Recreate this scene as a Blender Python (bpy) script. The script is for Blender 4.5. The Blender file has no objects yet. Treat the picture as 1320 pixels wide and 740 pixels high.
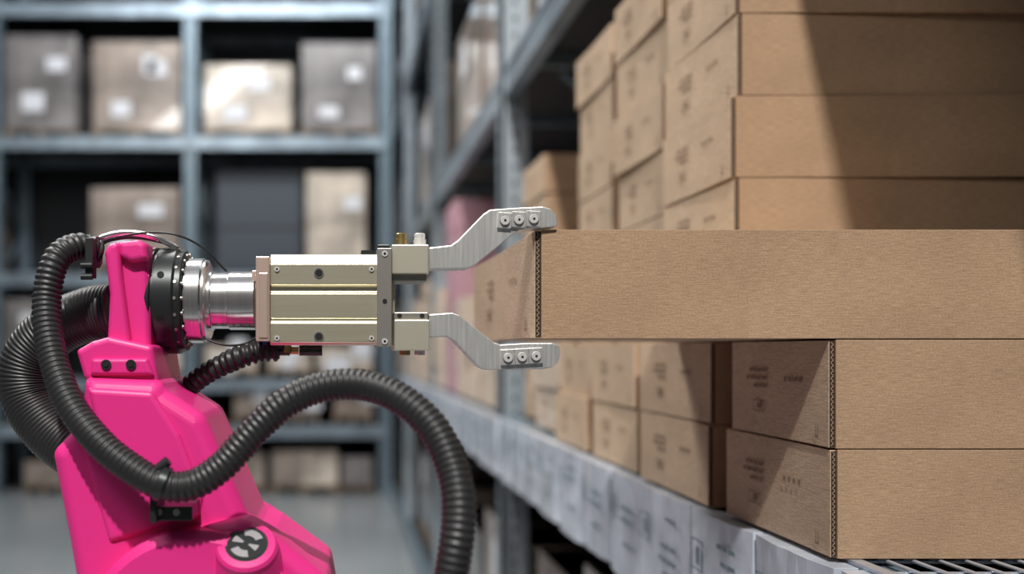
import bpy, math, random
from mathutils import Vector, Matrix
random.seed(7)
scene = bpy.context.scene
scene.view_settings.view_transform = 'Standard'
CZ = 2.0   # camera height
F = 1100.0

# ------------------------------------------------------------------ materials
def new_mat(name):
    m = bpy.data.materials.new(name); m.use_nodes = True
    nt = m.node_tree
    return m, nt, nt.nodes['Principled BSDF']

def mat(name, col, rough=0.5, metal=0.0, var=0.0, vscale=(8,8,8), bump=0.0, bscale=(60,60,60), coat=0.0, spec=0.5):
    m, nt, b = new_mat(name)
    b.inputs['Base Color'].default_value = (*col, 1)
    b.inputs['Roughness'].default_value = rough
    b.inputs['Metallic'].default_value = metal
    b.inputs['Coat Weight'].default_value = coat
    b.inputs['Specular IOR Level'].default_value = spec
    tc = nt.nodes.new('ShaderNodeTexCoord')
    def noise(sc, det=4):
        mp = nt.nodes.new('ShaderNodeMapping'); mp.inputs['Scale'].default_value = sc
        n = nt.nodes.new('ShaderNodeTexNoise'); n.inputs['Scale'].default_value = 1.0
        n.inputs['Detail'].default_value = det
        nt.links.new(tc.outputs['Object'], mp.inputs['Vector'])
        nt.links.new(mp.outputs['Vector'], n.inputs['Vector'])
        return n
    if var > 0:
        n = noise(vscale)
        r = nt.nodes.new('ShaderNodeValToRGB')
        r.color_ramp.elements[0].position = 0.3; r.color_ramp.elements[1].position = 0.7
        r.color_ramp.elements[0].color = (*[max(0, c*(1-var)) for c in col], 1)
        r.color_ramp.elements[1].color = (*[min(1, c*(1+var)) for c in col], 1)
        nt.links.new(n.outputs['Fac'], r.inputs['Fac'])
        nt.links.new(r.outputs['Color'], b.inputs['Base Color'])
    if bump > 0:
        n = noise(bscale)
        bp = nt.nodes.new('ShaderNodeBump'); bp.inputs['Strength'].default_value = bump
        bp.inputs['Distance'].default_value = 0.002
        nt.links.new(n.outputs['Fac'], bp.inputs['Height'])
        nt.links.new(bp.outputs['Normal'], b.inputs['Normal'])
    return m

def card_mat(name, col):
    m, nt, b = new_mat(name)
    b.inputs['Roughness'].default_value = 0.78
    b.inputs['Specular IOR Level'].default_value = 0.25
    tc = nt.nodes.new('ShaderNodeTexCoord')
    def noise(sc, det):
        mp = nt.nodes.new('ShaderNodeMapping'); mp.inputs['Scale'].default_value = sc
        n = nt.nodes.new('ShaderNodeTexNoise'); n.inputs['Scale'].default_value = 1.0
        n.inputs['Detail'].default_value = det
        nt.links.new(tc.outputs['Object'], mp.inputs['Vector'])
        nt.links.new(mp.outputs['Vector'], n.inputs['Vector'])
        return n
    fib = noise((60, 60, 700), 6)
    spk = noise((420, 420, 420), 2)
    big = noise((5, 5, 8), 3)
    def ramp(src, a, bb, p0=.35, p1=.65):
        r = nt.nodes.new('ShaderNodeValToRGB')
        r.color_ramp.elements[0].position = p0; r.color_ramp.elements[1].position = p1
        r.color_ramp.elements[0].color = (a, a, a, 1); r.color_ramp.elements[1].color = (bb, bb, bb, 1)
        nt.links.new(src.outputs['Fac'], r.inputs['Fac']); return r
    r1 = ramp(fib, .82, 1.08); r2 = ramp(spk, .84, 1.08); r3 = ramp(big, .90, 1.06)
    base = nt.nodes.new('ShaderNodeRGB'); base.outputs[0].default_value = (*col, 1)
    prev = base.outputs[0]
    for r in (r1, r2, r3):
        mx = nt.nodes.new('ShaderNodeMix'); mx.data_type = 'RGBA'; mx.blend_type = 'MULTIPLY'
        mx.inputs['Factor'].default_value = 1.0
        nt.links.new(prev, mx.inputs['A']); nt.links.new(r.outputs['Color'], mx.inputs['B'])
        prev = mx.outputs['Result']
    nt.links.new(prev, b.inputs['Base Color'])
    bp = nt.nodes.new('ShaderNodeBump'); bp.inputs['Strength'].default_value = 0.3
    bp.inputs['Distance'].default_value = 0.001
    nt.links.new(fib.outputs['Fac'], bp.inputs['Height'])
    nt.links.new(bp.outputs['Normal'], b.inputs['Normal'])
    return m

M = {}
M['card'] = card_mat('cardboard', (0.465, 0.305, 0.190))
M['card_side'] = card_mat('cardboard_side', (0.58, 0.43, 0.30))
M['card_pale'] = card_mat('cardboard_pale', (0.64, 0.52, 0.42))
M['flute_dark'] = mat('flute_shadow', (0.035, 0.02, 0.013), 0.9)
M['flute'] = mat('flute_paper', (0.42, 0.28, 0.17), 0.85)
M['ink'] = mat('print_ink', (0.24, 0.155, 0.10), 0.8)
M['pink'] = mat('pink_paint', (0.82, 0.032, 0.26), 0.42, bump=0.05, bscale=(300,300,300), coat=0.1)
M['rubber'] = mat('black_rubber', (0.022, 0.022, 0.023), 0.42, var=.2, spec=.5)
M['blacksteel'] = mat('black_steel', (0.05, 0.055, 0.055), 0.32, 0.6)
M['hole'] = mat('dark_hole', (0.008, 0.008, 0.008), 0.8)
M['champ'] = mat('champagne_anodised', (0.80, 0.74, 0.56), 0.33, 0.8, var=.06, vscale=(6,6,160), bump=.05, bscale=(400,400,400))
M['champ2'] = mat('champagne_anodised_light', (0.90, 0.85, 0.68), 0.36, 0.75, bump=.05, bscale=(400,400,400))
M['steel'] = mat('turned_steel', (0.82, 0.80, 0.79), 0.2, 0.95, var=.08, vscale=(500,5,5))
M['bolt'] = mat('bolt_head', (0.85, 0.84, 0.82), 0.35, 0.45)
M['alu'] = mat('machined_aluminium', (0.82, 0.81, 0.78), 0.34, 0.7, var=.16, vscale=(220, 10, 10), bump=.15, bscale=(400,10,20))
M['copper'] = mat('rose_metal', (0.88, 0.66, 0.56), 0.35, 0.7)
M['plate'] = mat('grey_plate', (0.40, 0.38, 0.34), 0.4, 0.7)
M['brass'] = mat('brass', (0.55, 0.42, 0.18), 0.35, 0.9)
M['white'] = mat('white_plastic', (0.36, 0.35, 0.36), 0.35)
M['rack'] = mat('rack_blue_grey_paint', (0.18, 0.24, 0.28), 0.42, 0.3, var=.15)
M['rackl'] = mat('rack_galvanised', (0.28, 0.34, 0.39), 0.42, 0.4, var=.3, vscale=(4,4,4))
M['rackp'] = mat('rack_post_painted', (0.32, 0.37, 0.41), 0.42, 0.2, var=.15, vscale=(4,4,4))
M['deck'] = mat('deck_dark_steel', (0.03, 0.034, 0.038), 0.6, 0.2)
M['zinc'] = mat('zinc_wire', (0.55, 0.60, 0.68), 0.3, 0.6)
M['dark'] = mat('rack_shade_black', (0.010, 0.012, 0.015), 0.7)  # shade of the rack interiors put into a near-black colour
M['panel'] = mat('grey_panel', (0.05, 0.06, 0.075), 0.6)
lb=dict(var=.5, vscale=(2.2,2.2,2.2), bump=.9, bscale=(7,7,7), coat=.8)
M['load'] = mat('wrapped_carton_brown', (0.30, 0.24, 0.20), 0.28, **lb)
M['load2'] = mat('wrapped_carton_grey', (0.21, 0.19, 0.185), 0.28, **lb)
M['load3'] = mat('wrapped_carton_pale', (0.54, 0.46, 0.38), 0.26, **lb)
M['label'] = mat('white_label', (0.72, 0.72, 0.75), 0.5)
M['wood'] = mat('pallet_wood', (0.20, 0.14, 0.09), 0.8, var=.2)
M['pinkcard'] = mat('pink_carton', (0.46, 0.26, 0.31), 0.6, var=.1)
M['film'] = mat('plastic_film', (0.56, 0.61, 0.69), 0.22, 0.0, var=.25, vscale=(14,14,9), bump=.9, bscale=(22,22,14), coat=.5)
M['floor'] = mat('polished_concrete', (0.27, 0.29, 0.30), 0.22, var=.15, vscale=(.6,.6,.6))
M['wall'] = mat('wall_grey', (0.07, 0.08, 0.09), 0.8, var=.1, vscale=(1,1,1))
M['wallf'] = mat('contrast_wall_grey', (0.22, 0.22, 0.22), 0.8, var=.3, vscale=(.7,.7,.7))
M['blue'] = mat('blue_plastic', (0.03, 0.10, 0.4), 0.4)

# ------------------------------------------------------------------ mesh builder
class MB:
    def __init__(s): s.v=[]; s.f=[]; s.m=[]; s.s=[]; s.mats=[]
    def mi(s, k):
        if k not in s.mats: s.mats.append(k)
        return s.mats.index(k)
    def add(s, vs, fs, k, smooth=False):
        o=len(s.v); s.v += [tuple(v) for v in vs]; i=s.mi(k)
        for n,f in enumerate(fs):
            s.f.append([a+o for a in f]); s.m.append(i)
            s.s.append(smooth if isinstance(smooth,bool) else smooth[n])
    def box(s, x0,x1,y0,y1,z0,z1,k, M_=None):
        vs=[Vector(p) for p in ((x0,y0,z0),(x1,y0,z0),(x1,y1,z0),(x0,y1,z0),(x0,y0,z1),(x1,y0,z1),(x1,y1,z1),(x0,y1,z1))]
        if M_: vs=[M_@v for v in vs]
        s.add(vs,[(0,3,2,1),(4,5,6,7),(0,1,5,4),(1,2,6,5),(2,3,7,6),(3,0,4,7)],k)
    def loft(s, loops, k, cap=True, smooth=False):
        n=len(loops[0]); vs=[p for l in loops for p in l]; fs=[]; sm=[]
        for a in range(len(loops)-1):
            for i in range(n):
                j=(i+1)%n
                fs.append((a*n+i,a*n+j,(a+1)*n+j,(a+1)*n+i)); sm.append(smooth)
        if cap:
            fs.append(tuple(reversed(range(n)))); sm.append(False)
            o=(len(loops)-1)*n; fs.append(tuple(range(o,o+n))); sm.append(False)
        s.add(vs,fs,k,sm)
    def prism_y(s, poly, y0, y1, k, cham=0.0):
        def area(p): return sum(p[i][0]*p[(i+1)%len(p)][1]-p[(i+1)%len(p)][0]*p[i][1] for i in range(len(p)))/2
        if area(poly)<0: poly=poly[::-1]
        loops=[]
        if cham>0:
            loops.append([(x,y0,z) for x,z in offset(poly,cham)]); loops.append([(x,y0+cham,z) for x,z in poly])
            loops.append([(x,y1-cham,z) for x,z in poly]); loops.append([(x,y1,z) for x,z in offset(poly,cham)])
        else:
            loops=[[(x,y0,z) for x,z in poly],[(x,y1,z) for x,z in poly]]
        s.loft(loops,k)
    def prism_x(s, poly, x0, x1, k):
        s.loft([[(x0,y,z) for y,z in poly],[(x1,y,z) for y,z in poly]],k)
    def revolve(s, p0, axis, prof, k, seg=40):
        p0=Vector(p0); a=Vector(axis).normalized()
        u=a.orthogonal().normalized(); w=a.cross(u)
        loops=[]
        for d,r in prof:
            r=max(r,1e-5)
            loops.append([p0+a*d+(u*math.cos(t)+w*math.sin(t))*r for t in [2*math.pi*i/seg for i in range(seg)]])
        for i in range(len(loops)-1):
            s.loft([loops[i],loops[i+1]],k,cap=False,smooth=True)
        s.add(loops[0],[tuple(reversed(range(seg)))],k); s.add(loops[-1],[tuple(range(seg))],k)
    def cyl(s,p0,p1,r,k,seg=24,ch=0.0):
        p0=Vector(p0);p1=Vector(p1);L=(p1-p0).length
        prof=[(0,r-ch),(ch,r),(L-ch,r),(L,r-ch)] if ch>0 else [(0,r),(L,r)]
        s.revolve(p0,p1-p0,prof,k,seg)
    def obj(s,name,parent=None,bevel=0.0,seg=2,loc=None,rotz=0.0,angle=35):
        me=bpy.data.meshes.new(name); 
        org=Vector(loc) if loc else Vector((0,0,0))
        me.from_pydata([tuple(Vector(v)) for v in s.v],[],s.f)
        for k in s.mats: me.materials.append(M[k])
        me.polygons.foreach_set('material_index',s.m); me.polygons.foreach_set('use_smooth',s.s)
        me.update()
        o=bpy.data.objects.new(name,me); bpy.context.collection.objects.link(o)
        o.location=org; o.rotation_euler=(0,0,rotz)
        if parent: o.parent=parent
        if bevel>0:
            b=o.modifiers.new('bevel','BEVEL'); b.width=bevel; b.segments=seg; b.limit_method='ANGLE'; b.angle_limit=math.radians(angle)
        return o
def offset(poly,d):
    n=len(poly); out=[]
    for i in range(n):
        p=Vector(poly[i-1]); c=Vector(poly[i]); q=Vector(poly[(i+1)%n])
        e1=(c-p).normalized(); e2=(q-c).normalized()
        n1=Vector((-e1.y,e1.x)); n2=Vector((-e2.y,e2.x))
        b=(n1+n2); 
        if b.length<1e-6: b=n1
        b.normalize(); k=d/max(0.4,b.dot(n1))
        out.append(tuple(c+b*k))
    return out
def empty(name,loc=(0,0,0)):
    e=bpy.data.objects.new(name,None); e.location=loc; e.empty_display_size=.1
    bpy.context.collection.objects.link(e); return e
# image pixel coordinates + estimated depth -> world metres
def X(u,d): return (u-440)*d/F
def Z(v,d): return CZ+(450-v)*d/F
def P(u,v,d): return Vector((X(u,d),d,Z(v,d)))
def poly(pts,d): return [(X(u,d),Z(v,d)) for u,v in pts]

def catmull(pts,n=24):
    out=[]
    P_=[pts[0]*2-pts[1]]+pts+[pts[-1]*2-pts[-2]]
    for i in range(1,len(P_)-2):
        a,b,c,d=P_[i-1],P_[i],P_[i+1],P_[i+2]
        for k in range(n):
            t=k/n
            out.append(0.5*((2*b)+(c-a)*t+(2*a-5*b+4*c-d)*t*t+(3*b-a-3*c+d)*t**3))
    out.append(P_[-2]); return out
def tube(mb,pts,r,k,seg=18,pitch=None,depth=0.0022,step=0.006):
    c=catmull(pts); cum=[0]
    for i in range(1,len(c)): cum.append(cum[-1]+(c[i]-c[i-1]).length)
    L=cum[-1]
    ds=[];rs=[]
    if pitch:
        n=int(L/pitch)
        for i in range(n):
            for o,h in ((0,0),(.14,0),(.32,1),(.5,1.12),(.68,1),(.86,0)):
                ds.append((i+o)*pitch); rs.append(-depth+h*depth)
    else:
        n=max(2,int(L/step)); ds=[L*i/n for i in range(n+1)]; rs=[0]*(n+1)
    loops=[];j=0;up=None
    rf=r if callable(r) else (lambda t:r)
    for d,dr in zip(ds,rs):
        d=min(d,L-1e-6)
        while cum[j+1]<d: j+=1
        t=(d-cum[j])/(cum[j+1]-cum[j]+1e-12)
        p=c[j].lerp(c[j+1],t)
        a=c[max(0,j-1)]; b=c[min(len(c)-1,j+2)]; T=(b-a).normalized()
        if up is None: up=T.orthogonal().normalized()
        up=(up-T*up.dot(T)).normalized(); w=T.cross(up); R=rf(d/L)+dr
        loops.append([p+(up*math.cos(q)+w*math.sin(q))*R for q in [2*math.pi*i/seg for i in range(seg)]])
    mb.loft(loops,k,cap=True,smooth=True)

# ------------------------------------------------------------------ room
def room(name,args,k):
    b=MB(); b.box(*args,k); return b.obj(name)
room('floor',(-9,9,-4,18.2,-.1,0),'floor')
room('wall_back',(-9,9,18,18.2,0,11),'wall')
room('wall_left',(-9.2,-9,-4,18.2,0,11),'wall')
room('wall_right',(3.4,3.6,-4,18,0,11),'dark')  # near-black colour stands in for shade inside the right rack
room('contrast_wall',(-9,3.6,-4.4,-4.2,0,6.5),'wallf')  # unseen wall behind the camera, added to cut ambient light and raise contrast

# ------------------------------------------------------------------ cartons
H=0.1405; PITCH=0.142
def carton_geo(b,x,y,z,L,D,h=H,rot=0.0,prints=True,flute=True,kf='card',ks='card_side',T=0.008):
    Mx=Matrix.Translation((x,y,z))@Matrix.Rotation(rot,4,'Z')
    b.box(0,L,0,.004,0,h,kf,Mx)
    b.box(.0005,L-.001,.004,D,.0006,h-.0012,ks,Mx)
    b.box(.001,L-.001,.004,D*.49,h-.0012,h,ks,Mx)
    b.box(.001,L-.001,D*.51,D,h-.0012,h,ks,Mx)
    n=6; 
    outer=[(-T+.0025*math.sin(math.pi*i/n), .003+(D-.003)*i/n) for i in range(n+1)]
    pl=outer+[(0.0004,D),(0.0004,.003)]
    lo=[[Mx@Vector((px,py,zz)) for px,py in pl] for zz in (.001,h-.001)]
    b.loft(lo,ks)
    if flute:
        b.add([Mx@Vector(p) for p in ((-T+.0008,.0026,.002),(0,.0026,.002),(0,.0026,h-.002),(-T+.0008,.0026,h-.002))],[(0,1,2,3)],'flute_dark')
        n=20; w=.0010; a_=-T+.0022; c_=-.0022
        for i in range(n):
            z0=.003+(h-.006)*i/n; z1=.003+(h-.006)*(i+1)/n; zm=(z0+z1)/2
            b.add([Mx@Vector(p) for p in ((a_,.0022,z0),(c_,.0022,zm-w/2),(c_,.0022,zm+w),(a_,.0022,z0+w))],[(0,1,2,3)],'flute')
            b.add([Mx@Vector(p) for p in ((c_,.0022,zm),(a_,.0022,z1-w/2),(a_,.0022,z1+w/2),(c_,.0022,zm+w))],[(0,1,2,3)],'flute')
    if prints:
        rnd=random.Random(int(z*1000)+int(y*100))
        def q(y0,y1,z0,z1):
            xx=-T-.0006
            b.add([Mx@Vector(p) for p in ((xx,y0,z0),(xx,y0,z1),(xx,y1,z1),(xx,y1,z0))],[(0,1,2,3)],'ink')
        c=h*.52
        yy=D*.60
        for row in range(3):
            y0=yy
            for k in range(rnd.randint(3,5)):
                w=rnd.uniform(.006,.014); q(y0,y0+w,c+.022-row*.012,c+.027-row*.012); y0+=w+.004
        q(D*.62,D*.74,c-.022,c-.0205); q(D*.62,D*.74,c-.038,c-.0365); q(D*.62,D*.624,c-.038,c-.02); q(D*.736,D*.74,c-.038,c-.02)
        q(D*.66,D*.70,c-.033,c-.025)
        y0=D*.25
        for k in range(4):
            q(y0,y0+.006,c+.01,c+.017); y0+=.013
        q(D*.10,D*.104,.012,.03); q(D*.12,D*.124,.012,.03); q(D*.10,D*.124,.012,.014)
def carton(x,y,z,L,D,rot=0.0,name='cardboard_box',**k):
    b=MB(); carton_geo(b,0,0,0,L,D,**k); return b.obj(name,loc=(x,y,z),rotz=rot,bevel=.0012,seg=2,angle=60)
SH=1.7295
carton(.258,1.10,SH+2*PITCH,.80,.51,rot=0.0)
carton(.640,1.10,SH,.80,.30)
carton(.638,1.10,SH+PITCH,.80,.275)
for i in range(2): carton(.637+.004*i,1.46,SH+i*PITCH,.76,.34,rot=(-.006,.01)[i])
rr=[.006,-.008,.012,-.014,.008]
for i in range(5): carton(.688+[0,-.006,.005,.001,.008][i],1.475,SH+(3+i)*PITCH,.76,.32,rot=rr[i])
def stack(x,y,z,D,n,L=.7,jit=.012,name='carton_stack',x2=None,pr=True,flute=False,kf='card',ks='card_side'):
    b=MB()
    for i in range(n):
        xx=(x2 if (x2 and i>1) else x)
        carton_geo(b,xx-x+random.uniform(-jit,jit),random.uniform(0,jit),i*PITCH,L,D-.02,rot=random.uniform(-.02,.02),prints=pr,flute=flute,kf=kf,ks=ks)
    return b.obj(name,loc=(x,y,z))
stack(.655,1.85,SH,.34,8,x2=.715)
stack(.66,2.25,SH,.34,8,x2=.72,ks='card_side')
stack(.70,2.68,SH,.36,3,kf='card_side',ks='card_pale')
stack(.76,3.15,SH,.36,7,L=.6)
ys=3.85
hs=[4,3,4,6,4,5,3,6,3,5,4,4,6,5]
for i,n in enumerate(hs):
    if i==3:
        b=MB(); b.box(0,.7,0,.45,0,1.0,'pinkcard'); b.box(-.003,.35,.2,.25,.3,.62,'load'); b.box(-.004,.71,-.004,.46,1.0,1.19,'pinkcard')
        b.obj('pink_carton',loc=(.70,ys,SH),bevel=.006)
    else: stack(.71,ys,SH,.40,n,L=.6,kf='card_pale',ks='card_pale')
    ys+=.46
    if 6.15<ys<6.5: ys=6.6
    if 9.2<ys<9.55: ys=9.7

# ------------------------------------------------------------------ right rack
RX0,RX1=.715,1.85
b=MB()
def beam(b,x,y0,y1,z0,z1,k='rack'):
    b.box(x,x+.05,y0,y1,z0,z1,k); b.box(x-.006,x,y0,y1,z1-.02,z1,k); b.box(x-.006,x,y0,y1,z0,z0+.02,k)
posts=[-2.9,-.75,3.62,6.4,9.3,12.2]
for y in posts:
    for x in (RX0-.037,RX1-.1):
        b.box(x,x+.012,y,y+.10,0,8.6,'rackl'); b.box(x,x+.115,y,y+.010,0,8.6,'rackp'); b.box(x,x+.09,y+.09,y+.10,0,8.6,'rack')
        for k in range(120):
            zz=.1+k*.07
            b.box(x-.001,x,y+.044,y+.056,zz,zz+.024,'hole')
            b.box(x+.053,x+.065,y-.001,y,zz,zz+.024,'hole')
        b.box(x-.03,x+.12,y-.03,y+.13,0,.012,'rack')
    z=.3;s=0
    while z<8.2:   # lacing
        a=Vector((RX0+.1,y+.05,z)); c=Vector((RX1-.1,y+.05,z+.75))
        if s: a.z,c.z=c.z,a.z
        b.cyl(a,c,.018,'rack',8); z+=.75; s=1-s
levels=[.16,SH-.012,3.20,4.95,6.7]
for L in levels:
    beam(b,RX0-.015 if L>2 else RX0-.03,-2.8,12.3,L-.13,L,'rackl' if L>2 else 'rack'); beam(b,RX1,-2.8,12.3,L-.13,L)
    if not (1.5<L<2): b.box(RX0+.035,RX1,-2.8,12.3,L-.02,L,'deck')
    else: b.box(.68,RX1,-2.8,12.3,L-.04,L-.02,'deck'); b.box(.668,RX1,1.46,12.3,L-.012,L-.002,'deck')
    y=-2
    while y<12:
        b.box(RX0+.035,RX1,y,y+.04,L-.07,L-.02,'rack'); y+=.9
b.obj('pallet_rack')
# galvanised wire shelf on the picking level
b=MB()
zz=SH-.006
x=.672
while x<1.6:
    b.cyl((x,.2,zz+.002),(x,1.45,zz+.002),.0028,'zinc',8); x+=.034
y=.22
while y<1.45:
    b.cyl((.668,y,zz-.003),(1.6,y,zz-.003),.0028,'zinc',8); y+=.06
b.box(.655,.672,.2,1.45,SH-.03,SH-.001,'zinc')
b.obj('wire_shelf_deck')
# plastic wrapped printed sleeves hanging along the shelf edge
b=MB(); y=.35; i=0
rs=random.Random(5)
while y<9:
    w=rs.uniform(.20,.27)
    z0=SH-.225+rs.uniform(-.012,.008); z1=SH-.006
    xs=.622+rs.uniform(-.004,.004)
    n=8
    rows=[]
    for zi in range(4):
        zz=z0+(z1-z0)*zi/3
        pl=[(xs-.010*math.sin(math.pi*k/n)**.5*(1-.25*zi/3)+.0012*math.sin(k*2.1+i+zi),y+w*k/n,zz) for k in range(n+1)]
        pl+=[(.652,y+w,zz),(.652,y,zz)]
        rows.append(pl)
    b.loft(rows,'film',smooth=False)
    xq=xs-.0135
    for r in range(5):
        z=z1-.045-r*.026; a=y+w*.14
        if rs.random()<.8:
            for q in range(rs.randint(2,5)):
                l=rs.uniform(.008,.026)
                if a+l>y+w*.55: break
                b.box(xq,xq+.001,a,a+l,z,z+.008,'rack'); a+=l+.006
    a=y+w*.66
    b.box(xq,xq+.001,a,a+w*.2,z1-.10,z1-.097,'rack'); b.box(xq,xq+.001,a,a+w*.2,z1-.05,z1-.047,'rack')
    b.box(xq,xq+.001,a,a+.003,z1-.10,z1-.047,'rack'); b.box(xq,xq+.001,a+w*.2,a+w*.2+.003,z1-.10,z1-.047,'rack')
    b.box(xq,xq+.001,a+w*.07,a+w*.13,z1-.09,z1-.06,'rack')
    y+=w+.008; i+=1
b.obj('plastic_label_sleeves',bevel=.003)

# ------------------------------------------------------------------ pallet loads
def load(x0,x1,y0,y1,z,h,k='load',nm='wrapped_pallet_load',labels=2):
    b=MB(); W=x1-x0; D=y1-y0
    for i in range(3): b.box(W*i/2.25,W*i/2.25+W*.11,0,D,0,.09,'wood')
    for i in range(5): b.box(0,W,D*i/4.6,D*i/4.6+D*.12,.09,.115,'wood')
    nx=max(1,round(W/.4)); ny=max(1,round(D/.45)); nz=max(1,round((h-.12)/.35)); g=.008
    for a in range(nx):
        for c in range(ny):
            for e in range(nz):
                if 0<a<nx-1 and 0<c<ny-1: continue
                dx=random.uniform(0,.014)
                kk='load' if (k=='load3' and random.random()<.25) else k
                b.box(a*W/nx+g+dx*.3,(a+1)*W/nx-g,c*D/ny+g+dx,(c+1)*D/ny-g,.118+e*(h-.12)/nz,.118+(e+1)*(h-.12)/nz-g,kk)
    b.box(.02,W-.02,.02,D-.02,.115,h-.01,k)
    for i in range(labels):
        a=(.22 if i%2 else .56)*W+random.uniform(-.08,.08); zz=(.64-.40*(i%2))*h+random.uniform(-.05,.05)
        b.box(a,a+random.uniform(.18,.34),-.004,.003,zz,zz+random.uniform(.14,.26),'label')
        a=random.uniform(.1,.6)*D
        b.box(-.004,.003,a,a+.2,zz,zz+.22,'label')
    return b.obj(nm,loc=(x0,y0,z),bevel=.012)
random.seed(11)
posts_clear=[3.62,6.4,9.3]
for lev,hh in ((3.205,(.9,1.35)),(4.955,(.9,1.3)),(.165,(.75,1.25))):
    y=.7
    while y<11.5:
        d=1.0
        hit=[p for p in posts_clear if y-.05<p+.12 and y+d+.05>p]
        if hit: 
            if hit[0]-y>.6: d=hit[0]-y-.08
            else: y=hit[0]+.18; 
        load(.80,1.75,y,y+d,lev,random.uniform(*hh),random.choice(['load','load2','load2','load']),labels=1)
        y+=d+.16

# ------------------------------------------------------------------ back-left rack
BY=11.6
def bx(u): return X(u,BY)
def bz(v): return Z(v,BY)
b=MB()
ups=[bx(-262),bx(-8),bx(245),bx(497)]
for x in ups:
    for y in (BY,BY+1.1):
        b.box(x-.095,x+.095,y,y+.02,0,8.2,'rack'); b.box(x-.095,x-.08,y,y+.1,0,8.2,'rack'); b.box(x+.08,x+.095,y,y+.1,0,8.2,'rack')
        for k in range(100):
            b.box(x-.012,x+.012,y-.002,y,.1+k*.08,.14+k*.08,'hole')
    z=.2;q=0
    while z<7.8:
        a=Vector((x,BY+.1,z)); c=Vector((x,BY+1.1,z+.7))
        if q:a.z,c.z=c.z,a.z
        b.cyl(a,c,.02,'rack',8); z+=.7;q=1-q
BL=[bz(548),bz(488),bz(352),bz(176),bz(5)]
for L in BL:
    for y in (BY-.02,BY+1.12):
        b.box(ups[0],ups[-1],y,y+.05,L-.17,L,'rackl'); b.box(ups[0],ups[-1],y-.01,y,L-.03,L,'rackl'); b.box(ups[0],ups[-1],y-.01,y,L-.17,L-.14,'rackl')
    b.box(ups[0],ups[-1],BY+.03,BY+1.12,L-.03,L-.005,'deck')
b.box(ups[0],ups[-1],BY+1.3,BY+1.34,0,8.3,'dark')  # near-black sheet standing in for the shade deep in the bays
b.obj('pallet_rack')
b=MB(); 
b.box(bx(272),bx(388),BY+.4,BY+1.0,BL[2],bz(212),'panel'); b.box(bx(276),bx(384),BY+.38,BY+.4,bz(345),bz(220),'panel')
b.box(bx(272),bx(388),BY+.37,BY+.39,bz(290),bz(286),'deck')
b.obj('storage_bin',bevel=.01)
def bl(u0,u1,vtop,lev,k,labels=2,yd=1.0): return load(bx(u0),bx(u1),BY+.06,BY+.06+yd,BL[lev],bz(vtop)-BL[lev],k,labels=labels)
bl(-120,-20,60,3,'load'); bl(3,97,42,3,'load2',2); bl(117,232,50,3,'load',3); bl(262,376,80,3,'load3',2); bl(388,485,52,3,'load2',2)
bl(114,230,240,2,'load',2); bl(394,472,220,2,'load3',1); bl(-110,-25,230,2,'load')
bl(3,50,385,1,'load2'); bl(150,232,440,1,'load3'); bl(262,330,445,1,'load3'); bl(345,400,440,1,'load3'); bl(408,480,446,1,'load3')
bl(10,60,512,0,'load3',1); bl(100,190,515,0,'load',1); bl(300,352,505,0,'load',1); bl(360,410,512,0,'load2',1); bl(430,480,505,0,'load',1)
for u0,u1,vt,k in ((25,78,596,'load'),(110,200,590,'load2'),(262,340,585,'load'),(348,436,582,'load3'),(440,482,590,'load2')):
    load(bx(u0),bx(u1),BY+.12,BY+.95,0,bz(vt),k,labels=0)

# ------------------------------------------------------------------ ROBOT
robot=empty('robot_arm')
b=MB()
pts=[(106,486),(203,490),(212,504),(262,536),(280,578),(326,684),(352,694),(425,748),(440,830),(108,830),(84,690),(63,584),(100,546)]
b.prism_y(poly(pts,1.02),1.02,1.20,'pink',cham=.012)
b.obj('forearm',robot,bevel=.006,seg=3,angle=20)
b=MB()
pts=[(150,790),(158,735),(176,712),(268,678),(312,668),(352,690),(424,748),(440,830),(150,830)]
b.prism_y(poly(pts,1.0),.995,1.06,'pink',cham=.012)
b.obj('elbow_cover',robot,bevel=.006,seg=3,angle=20)
b=MB(); b.prism_y(poly([(112,500),(196,505),(232,560),(262,640),(256,668),(176,690),(140,700),(104,575),(122,548)],1.015),1.014,1.03,'pink',cham=.004)
b.obj('forearm_panel',robot,bevel=.003,seg=2,angle=20)
b=MB(); ax=Vector((.02,-.62,.78)).normalized(); c0=P(318,704,.985)
b.revolve(c0-ax*.03,ax,[(0,.044),(.022,.037),(.029,.036),(.033,.033),(.034,.025),(.031,.0245)],'pink',48)
b.revolve(c0,ax,[(0,.0247),(.0035,.0247)],'rubber',40)
u=ax.orthogonal().normalized(); w=ax.cross(u)
b.revolve(c0+ax*.0035,ax,[(0,.0225),(.0008,.0225)],'blacksteel',40)
for a0,a1,r0,r1 in ((-.5,.9,.011,.020),(1.5,2.1,.004,.017),(2.7,4.0,.010,.0195),(4.6,5.2,.003,.015)):
    ts=[a0+(a1-a0)*k/8 for k in range(9)]
    lp=[c0+ax*.0046+(u*math.cos(t)+w*math.sin(t))*r1 for t in ts]+[c0+ax*.0046+(u*math.cos(t)+w*math.sin(t))*r0 for t in reversed(ts)]
    b.loft([lp,[p+ax*.0006 for p in lp]],'white')
b.obj('joint_cap',robot)
b=MB()
b.prism_y(poly([(97,452),(118,440),(140,434),(196,446),(200,470),(204,494),(108,490)],1.035),1.035,1.19,'pink',cham=.004)
b.obj('wrist_ledge',robot,bevel=.003,angle=20)
b=MB()
b.prism_y(poly([(133,324),(140,313),(178,308),(187,313),(191,330),(194,452),(176,468),(148,462),(137,440),(140,380)],1.06),1.06,1.20,'pink',cham=.005)
b.prism_y(poly([(133,324),(140,313),(152,311),(156,360),(168,450),(176,468),(150,468),(137,440),(140,380)],1.045),1.048,1.07,'pink',cham=.004)
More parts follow.
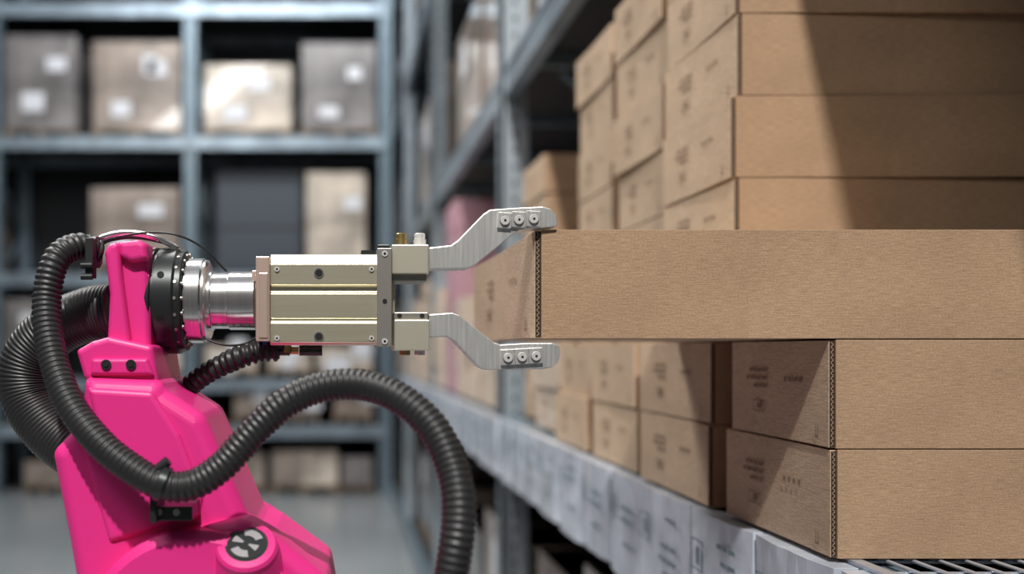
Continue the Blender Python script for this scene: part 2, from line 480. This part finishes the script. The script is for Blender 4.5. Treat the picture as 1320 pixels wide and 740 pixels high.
b.prism_y(poly([(150,311),(178,308),(187,314),(189,334),(168,338),(153,330)],1.045),1.048,1.07,'pink',cham=.004)
b.obj('wrist_bracket',robot,bevel=.003,angle=20)
b=MB()
b.prism_y(poly([(118,462),(190,462),(198,484),(116,484)],1.03),1.028,1.05,'pink',cham=.003)
for u_ in (137,169):
    p=P(u_,470,1.028); b.cyl(p,p+Vector((0,-.002,0)),.0062,'blacksteel',20); b.cyl(p,p+Vector((0,-.003,0)),.0032,'hole',6)
b.obj('wrist_base_plate',robot,bevel=.002)
YC=1.13; ZC=Z(388,YC)
def xx(u): return X(u,YC)
b=MB()
b.revolve((0,YC,ZC),(1,0,0),[(xx(184),.062),(xx(188),.069),(xx(206),.070),(xx(207),.066),(xx(210),.066),(xx(211),.070),(xx(233),.070),(xx(236),.067),(xx(242),.066),(xx(244),.062)],'blacksteel',64)
for i in range(20):
    t=2*math.pi*i/20; d=Vector((0,math.cos(t),math.sin(t)))
    p=Vector((xx(240),YC,ZC))+d*.0605; b.cyl(p,p+Vector((.006,0,0)),.0026,'plate',12)
    p=Vector((xx(237),YC,ZC))+d*.0655; b.cyl(p,p+d*.002,.0022,'plate',10)
for i in range(8):
    t=2*math.pi*(i+.45)/8; d=Vector((0,math.cos(t),math.sin(t)))
    p=Vector((xx(199),YC,ZC))+d*.068; b.cyl(p,p+d*.0035,.0075,'plate',18); b.cyl(p,p+d*.0038,.0042,'hole',6)
    p=Vector((xx(220),YC,ZC))+d*.069; b.cyl(p,p+d*.002,.0045,'hole',12)
b.obj('black_flange',robot)
b=MB()
b.revolve((0,YC,ZC),(1,0,0),[(xx(243),.052),(xx(245),.056),(xx(264),.056),(xx(266),.054),(xx(269),.054),(xx(271),.050),(xx(271.5),.040),(xx(275),.040),(xx(276),.037),(xx(296),.037),(xx(297),.0385),(xx(330),.0385)],'steel',64)
b.obj('steel_coupling',robot)
y0,y1=1.085,1.175
zb,zt=Z(445,1.085),Z(327,1.085)
def zz_(v): return Z(v,1.085)
prof=[(y0,zb+.004),(y0,zz_(416)),(y0+.003,zz_(415)),(y0+.003,zz_(411)),(y0+.001,zz_(410)),(y0+.001,zz_(378)),(y0+.006,zz_(376)),(y0+.006,zz_(369)),(y0,zz_(367)),(y0,zz_(341)),(y0+.008,zt),
      (y1-.006,zt),(y1,zt-.006),(y1,zb+.006),(y1-.006,zb),(y0+.004,zb)]
b=MB(); b.prism_x(prof,X(348,1.085),X(487,1.085),'champ')
b.obj('gripper_body',robot,bevel=.0012)
b=MB()
for v in (352,434):
    p=P(411,v,1.0845); b.cyl(p,p+Vector((0,-.0008,0)),.0062,'steel',24); b.cyl(p,p+Vector((0,-.0012,0)),.0045,'hole',24)
for u_ in (357,479):
    for v in (436,347):
        p=P(u_,v,1.0845); b.cyl(p,p+Vector((0,-.0012,0)),.0032,'bolt',18); b.cyl(p,p+Vector((0,-.0015,0)),.0015,'hole',6)
b.box(X(430,1.085),X(474,1.085),1.12,1.15,zt-.001,zt+.003,'plate')
b.box(X(466,1.085),X(484,1.085),1.10,1.15,zt-.001,zt+.006,'blacksteel')
p=P(362,450,1.12); b.cyl(p,p+Vector((0,0,.012)),.007,'blacksteel',16)
b.obj('gripper_ports',robot)
b=MB(); b.box(X(330,1.085),X(348,1.085),1.08,1.178,Z(440,1.085),Z(331,1.085),'copper')
b.box(X(323,1.085),X(331,1.085),1.10,1.12,Z(362,1.085),Z(347,1.085),'copper')
b.box(X(334,1.085),X(346,1.085),1.0785,1.081,Z(436,1.085),Z(352,1.085),'copper')
b.obj('gripper_end_cap',robot,bevel=.0015)
b=MB(); b.box(X(486,1.08),X(505,1.08),1.078,1.18,Z(447,1.08),Z(320,1.08),'plate')
p=P(496,388,1.078); b.cyl(p,p+Vector((0,-.001,0)),.0028,'hole',16)
for v in (327,440):
    p=P(496,v,1.078); b.cyl(p,p+Vector((0,-.0012,0)),.0038,'bolt',18); b.cyl(p,p+Vector((0,-.0016,0)),.0018,'hole',6)
b.box(X(487,1.08),X(503,1.08),1.09,1.11,Z(320,1.08),Z(314,1.08),'blacksteel')
b.box(X(505,1.08),X(511,1.08),1.11,1.15,Z(446,1.08),Z(322,1.08),'champ')
b.obj('gripper_face_plate',robot,bevel=.0012)
b=MB()
b.box(X(505,1.085),X(553,1.085),1.085,1.150,Z(353,1.085),Z(315,1.085),'champ2')
b.box(X(505,1.085),X(551,1.085),1.092,1.145,Z(362,1.085),Z(353,1.085),'plate')
b.box(X(508,1.085),X(554,1.085),1.085,1.150,Z(452,1.085),Z(412,1.085),'champ2')
b.box(X(508,1.085),X(553,1.085),1.092,1.145,Z(413,1.085),Z(402,1.085),'plate')
b.obj('jaw_blocks',robot,bevel=.0015)
b=MB()
for u_,vv,k in ((517,316,'brass'),(541,316,'bolt')):
    p=P(u_,vv,1.11); b.cyl(p,p+Vector((0,0,.007)),.0085,k,6,); b.cyl(p+Vector((0,0,.007)),p+Vector((0,0,.015)),.0072,k,20,.001); b.cyl(p+Vector((0,0,.014)),p+Vector((0,0,.0155)),.004,'hole',6)
for u_ in (522,541):
    p=P(u_,458,1.10); b.cyl(p,p+Vector((0,0,.01)),.007,'brass' if u_<530 else 'bolt',18,.001)
for u_,vv in ((515,407),(544,407)):
    p=P(u_,vv,1.092); b.cyl(p,p+Vector((0,-.001,0)),.003,'hole',14)
b.obj('jaw_screws',robot)
FD=1.094
b=MB()
top=[(553,319),(581,316),(590,310),(623,276),(632,270),(660,268),(700,266),(710,269),(717,277),(719,287),(718,292),(699,294),(682,294.5),(668,298),(654,308),(612,342),(603,346),(553,347)]
b.prism_y(poly(top,FD),FD,FD+.032,'alu')
bot=[(553,405),(583,403),(592,406),(636,441),(645,444),(680,442),(712,442),(720,445),(723,455),(719,468),(711,474),(698,476),(626,477),(618,473),(585,438),(577,434),(553,435)]
b.prism_y(poly(bot,FD),FD,FD+.032,'alu')
b.obj('gripper_fingers',robot,bevel=.0014)
b=MB()
for i,(u_,v) in enumerate(((650,285),(668,284),(687,283),(654,461),(672,460),(690,459))):
    t=-.06 if v<300 else .05
    c=P(u_,v,FD); Mx=Matrix.Translation(c)@Matrix.Rotation(-t,4,'Y')
    b.box(-.0088,.0088,-.004,.002,-.0095,.0105,'alu',Mx)
    q=c+Vector((0,-.004,0)); b.cyl(q,q+Vector((0,-.0006,0)),.0068,'plate',24); b.cyl(q,q+Vector((0,-.003,0)),.0060,'bolt',24,.0006); b.cyl(q,q+Vector((0,-.0034,0)),.0017,'hole',6)
b.obj('finger_pad_bolts',robot,bevel=.0006,angle=60)
b=MB()
A=[(126,326,1.10),(100,318,1.08),(72,336,1.06),(60,392,1.05),(67,455,1.03),(90,520,1.0),(128,570,.975),(168,603,.96),(207,624,.95),(247,625,.95),(286,601,.95),(326,558,.95),(366,521,.95),(412,500,.95),(462,496,.94),(512,512,.92),(556,549,.90),(582,600,.88),(592,655,.86),(586,715,.85),(570,780,.86),(520,860,.9),(420,960,.95)]
tube(b,[P(*p) for p in A],.0175,'rubber',22,pitch=.0072,depth=.0014)
b.obj('corrugated_hose_thin',robot)
b=MB()
B=[(152,398,1.14),(118,404,1.15),(72,424,1.155),(38,462,1.16),(36,510,1.16),(66,556,1.15),(110,590,1.14)]
tube(b,[P(*p) for p in B],.0365,'rubber',32,pitch=.0055,depth=.0012)
b.obj('corrugated_hose_thick',robot)
b=MB()
C=[(360,451,1.13),(338,452,1.13),(312,459,1.13),(284,472,1.14),(258,487,1.15),(241,503,1.16),(234,526,1.17),(238,560,1.17)]
tube(b,[P(*p) for p in C],lambda t:.0155 if t<.35 else .0145,'rubber',20,pitch=.010,depth=.0032)
b.obj('corrugated_hose_short',robot)
b=MB()
p=P(356,452,1.13); b.cyl(p,p+Vector((.018,0,0)),.007,'blacksteel',6); b.cyl(p+Vector((.018,0,0)),p+Vector((.030,0,0)),.005,'brass',14)
p=P(386,452,1.12); b.cyl(p,p+Vector((.030,0,0)),.007,'blacksteel',12)
b.cyl(P(370,455,1.12),P(370,444,1.12),.006,'brass',12); b.cyl(P(395,455,1.12),P(395,444,1.12),.006,'blacksteel',12)
b.cyl(P(342,445,1.12),P(342,436,1.12),.004,'blue',12)
b.obj('air_fittings',robot)
b=MB()
tube(b,[P(*p) for p in [(112,318,1.10),(135,305,1.1),(165,300,1.1),(200,306,1.1),(232,322,1.11)]],.0040,'steel',12)
tube(b,[P(*p) for p in [(120,322,1.13),(140,309,1.12),(175,305,1.12),(215,312,1.12)]],.0035,'rubber',12)
tube(b,[P(*p) for p in [(150,306,1.09),(190,300,1.08),(228,303,1.08),(262,320,1.09),(292,350,1.10)]],.0014,'rubber',10)
tube(b,[P(*p) for p in [(262,436,1.09),(290,445,1.09),(315,443,1.1),(335,432,1.1)]],.0014,'rubber',10)
b.obj('cables',robot)
b=MB()
c=P(122,325,1.09)
b.cyl(c+Vector((-.004,0,0)),c+Vector((.005,0,0)),.0205,'rubber',24); b.box(c.x-.004,c.x+.006,c.y-.028,c.y-.012,c.z-.035,c.z+.015,'rubber')
b.cyl(c+Vector((-.008,-.03,-.02)),c+Vector((.006,-.03,-.02)),.004,'blacksteel',12); b.cyl(c+Vector((-.008,-.03,-.034)),c+Vector((.006,-.03,-.034)),.004,'blacksteel',12)
h=P(210,624,.95); t=Vector((1,0,-.35)).normalized()
b.cyl(h-t*.004,h+t*.004,.0205,'blacksteel',28)
b.cyl(h+Vector((-.004,0,.018)),h+Vector((.006,0,.026)),.006,'rubber',10)
b.box(h.x-.014,h.x+.03,.965,1.02,Z(668,.98),Z(650,.98),'blacksteel'); b.box(h.x-.016,h.x-.008,.955,1.0,Z(668,.98),Z(632,.98),'blacksteel')
for u_ in (205,228):
    p=P(u_,660,.965); b.cyl(p,p+Vector((0,-.003,0)),.004,'plate',12)
b.obj('hose_clamps',robot,bevel=.001)
b=MB()
ax0=X(270,1.1)
b.prism_y([(ax0-.16,1.72),(ax0+.14,1.72),(ax0+.10,.75),(ax0-.12,.75)],1.02,1.20,'pink',cham=.02)
b.cyl((ax0,.98,1.66),(ax0,1.26,1.66),.13,'pink',48,.01)
b.cyl((ax0,.95,.80),(ax0,1.29,.80),.15,'pink',48,.01)
b.revolve((ax0,1.12,0),(0,0,1),[(0,.30),(.03,.30),(.035,.22),(.45,.18),(.62,.16),(.70,.12)],'pink',48)
b.obj('robot_base',robot,bevel=.004)

# ------------------------------------------------------------------ lights
def aim(o,t): o.rotation_euler=(Vector(t)-o.location).to_track_quat('-Z','Y').to_euler()
def spot(name,loc,t,e,ang,r,col=(1,1,1)):
    l=bpy.data.lights.new(name,'SPOT'); l.energy=e; l.spot_size=math.radians(ang); l.spot_blend=.4; l.shadow_soft_size=r; l.color=col
    o=bpy.data.objects.new(name,l); o.location=loc; bpy.context.collection.objects.link(o); aim(o,t)
def area(name,loc,t,e,sx,sy,col=(1,1,1)):
    l=bpy.data.lights.new(name,'AREA'); l.energy=e; l.shape='RECTANGLE'; l.size=sx; l.size_y=sy; l.color=col
    o=bpy.data.objects.new(name,l); o.location=loc; bpy.context.collection.objects.link(o); aim(o,t)
T=Vector((.7,1.3,2.2)); D=Vector((-.18,-.78,1.0))
spot('high_bay_lamp',T+D*6.6,T,3200,50,.14,(1,.965,.92))
area('fill_light',(-1.5,7.0,9.0),(-1.5,12,4),460,5,1.2,(.93,.97,1))  # added fill, no fixture seen; brightens the back-left loads
area('fill_light',(-2.5,-2.0,6.5),(0,1.5,2),85,3,1.0,(1,.99,.97))  # added fill from behind the camera, not a visible fixture
area('fill_light',(-3.0,4.5,7.5),(.7,5,2),400,1.2,5,(1,.97,.93))  # added fill for the aisle side of the right rack
w=bpy.data.worlds.new('world'); scene.world=w; w.use_nodes=True
bg=w.node_tree.nodes['Background']; bg.inputs[0].default_value=(.80,.88,1,1); bg.inputs[1].default_value=.24

# ------------------------------------------------------------------ camera
cd=bpy.data.cameras.new('camera'); cam=bpy.data.objects.new('camera',cd); bpy.context.collection.objects.link(cam)
cam.location=(0,0,CZ); cam.rotation_euler=(math.pi/2,0,0)
cd.lens=30; cd.sensor_width=36; cd.shift_x=220/1320; cd.shift_y=80/1320; cd.clip_start=.05
cd.dof.use_dof=True; cd.dof.focus_distance=1.10; cd.dof.aperture_fstop=1.45
scene.camera=cam
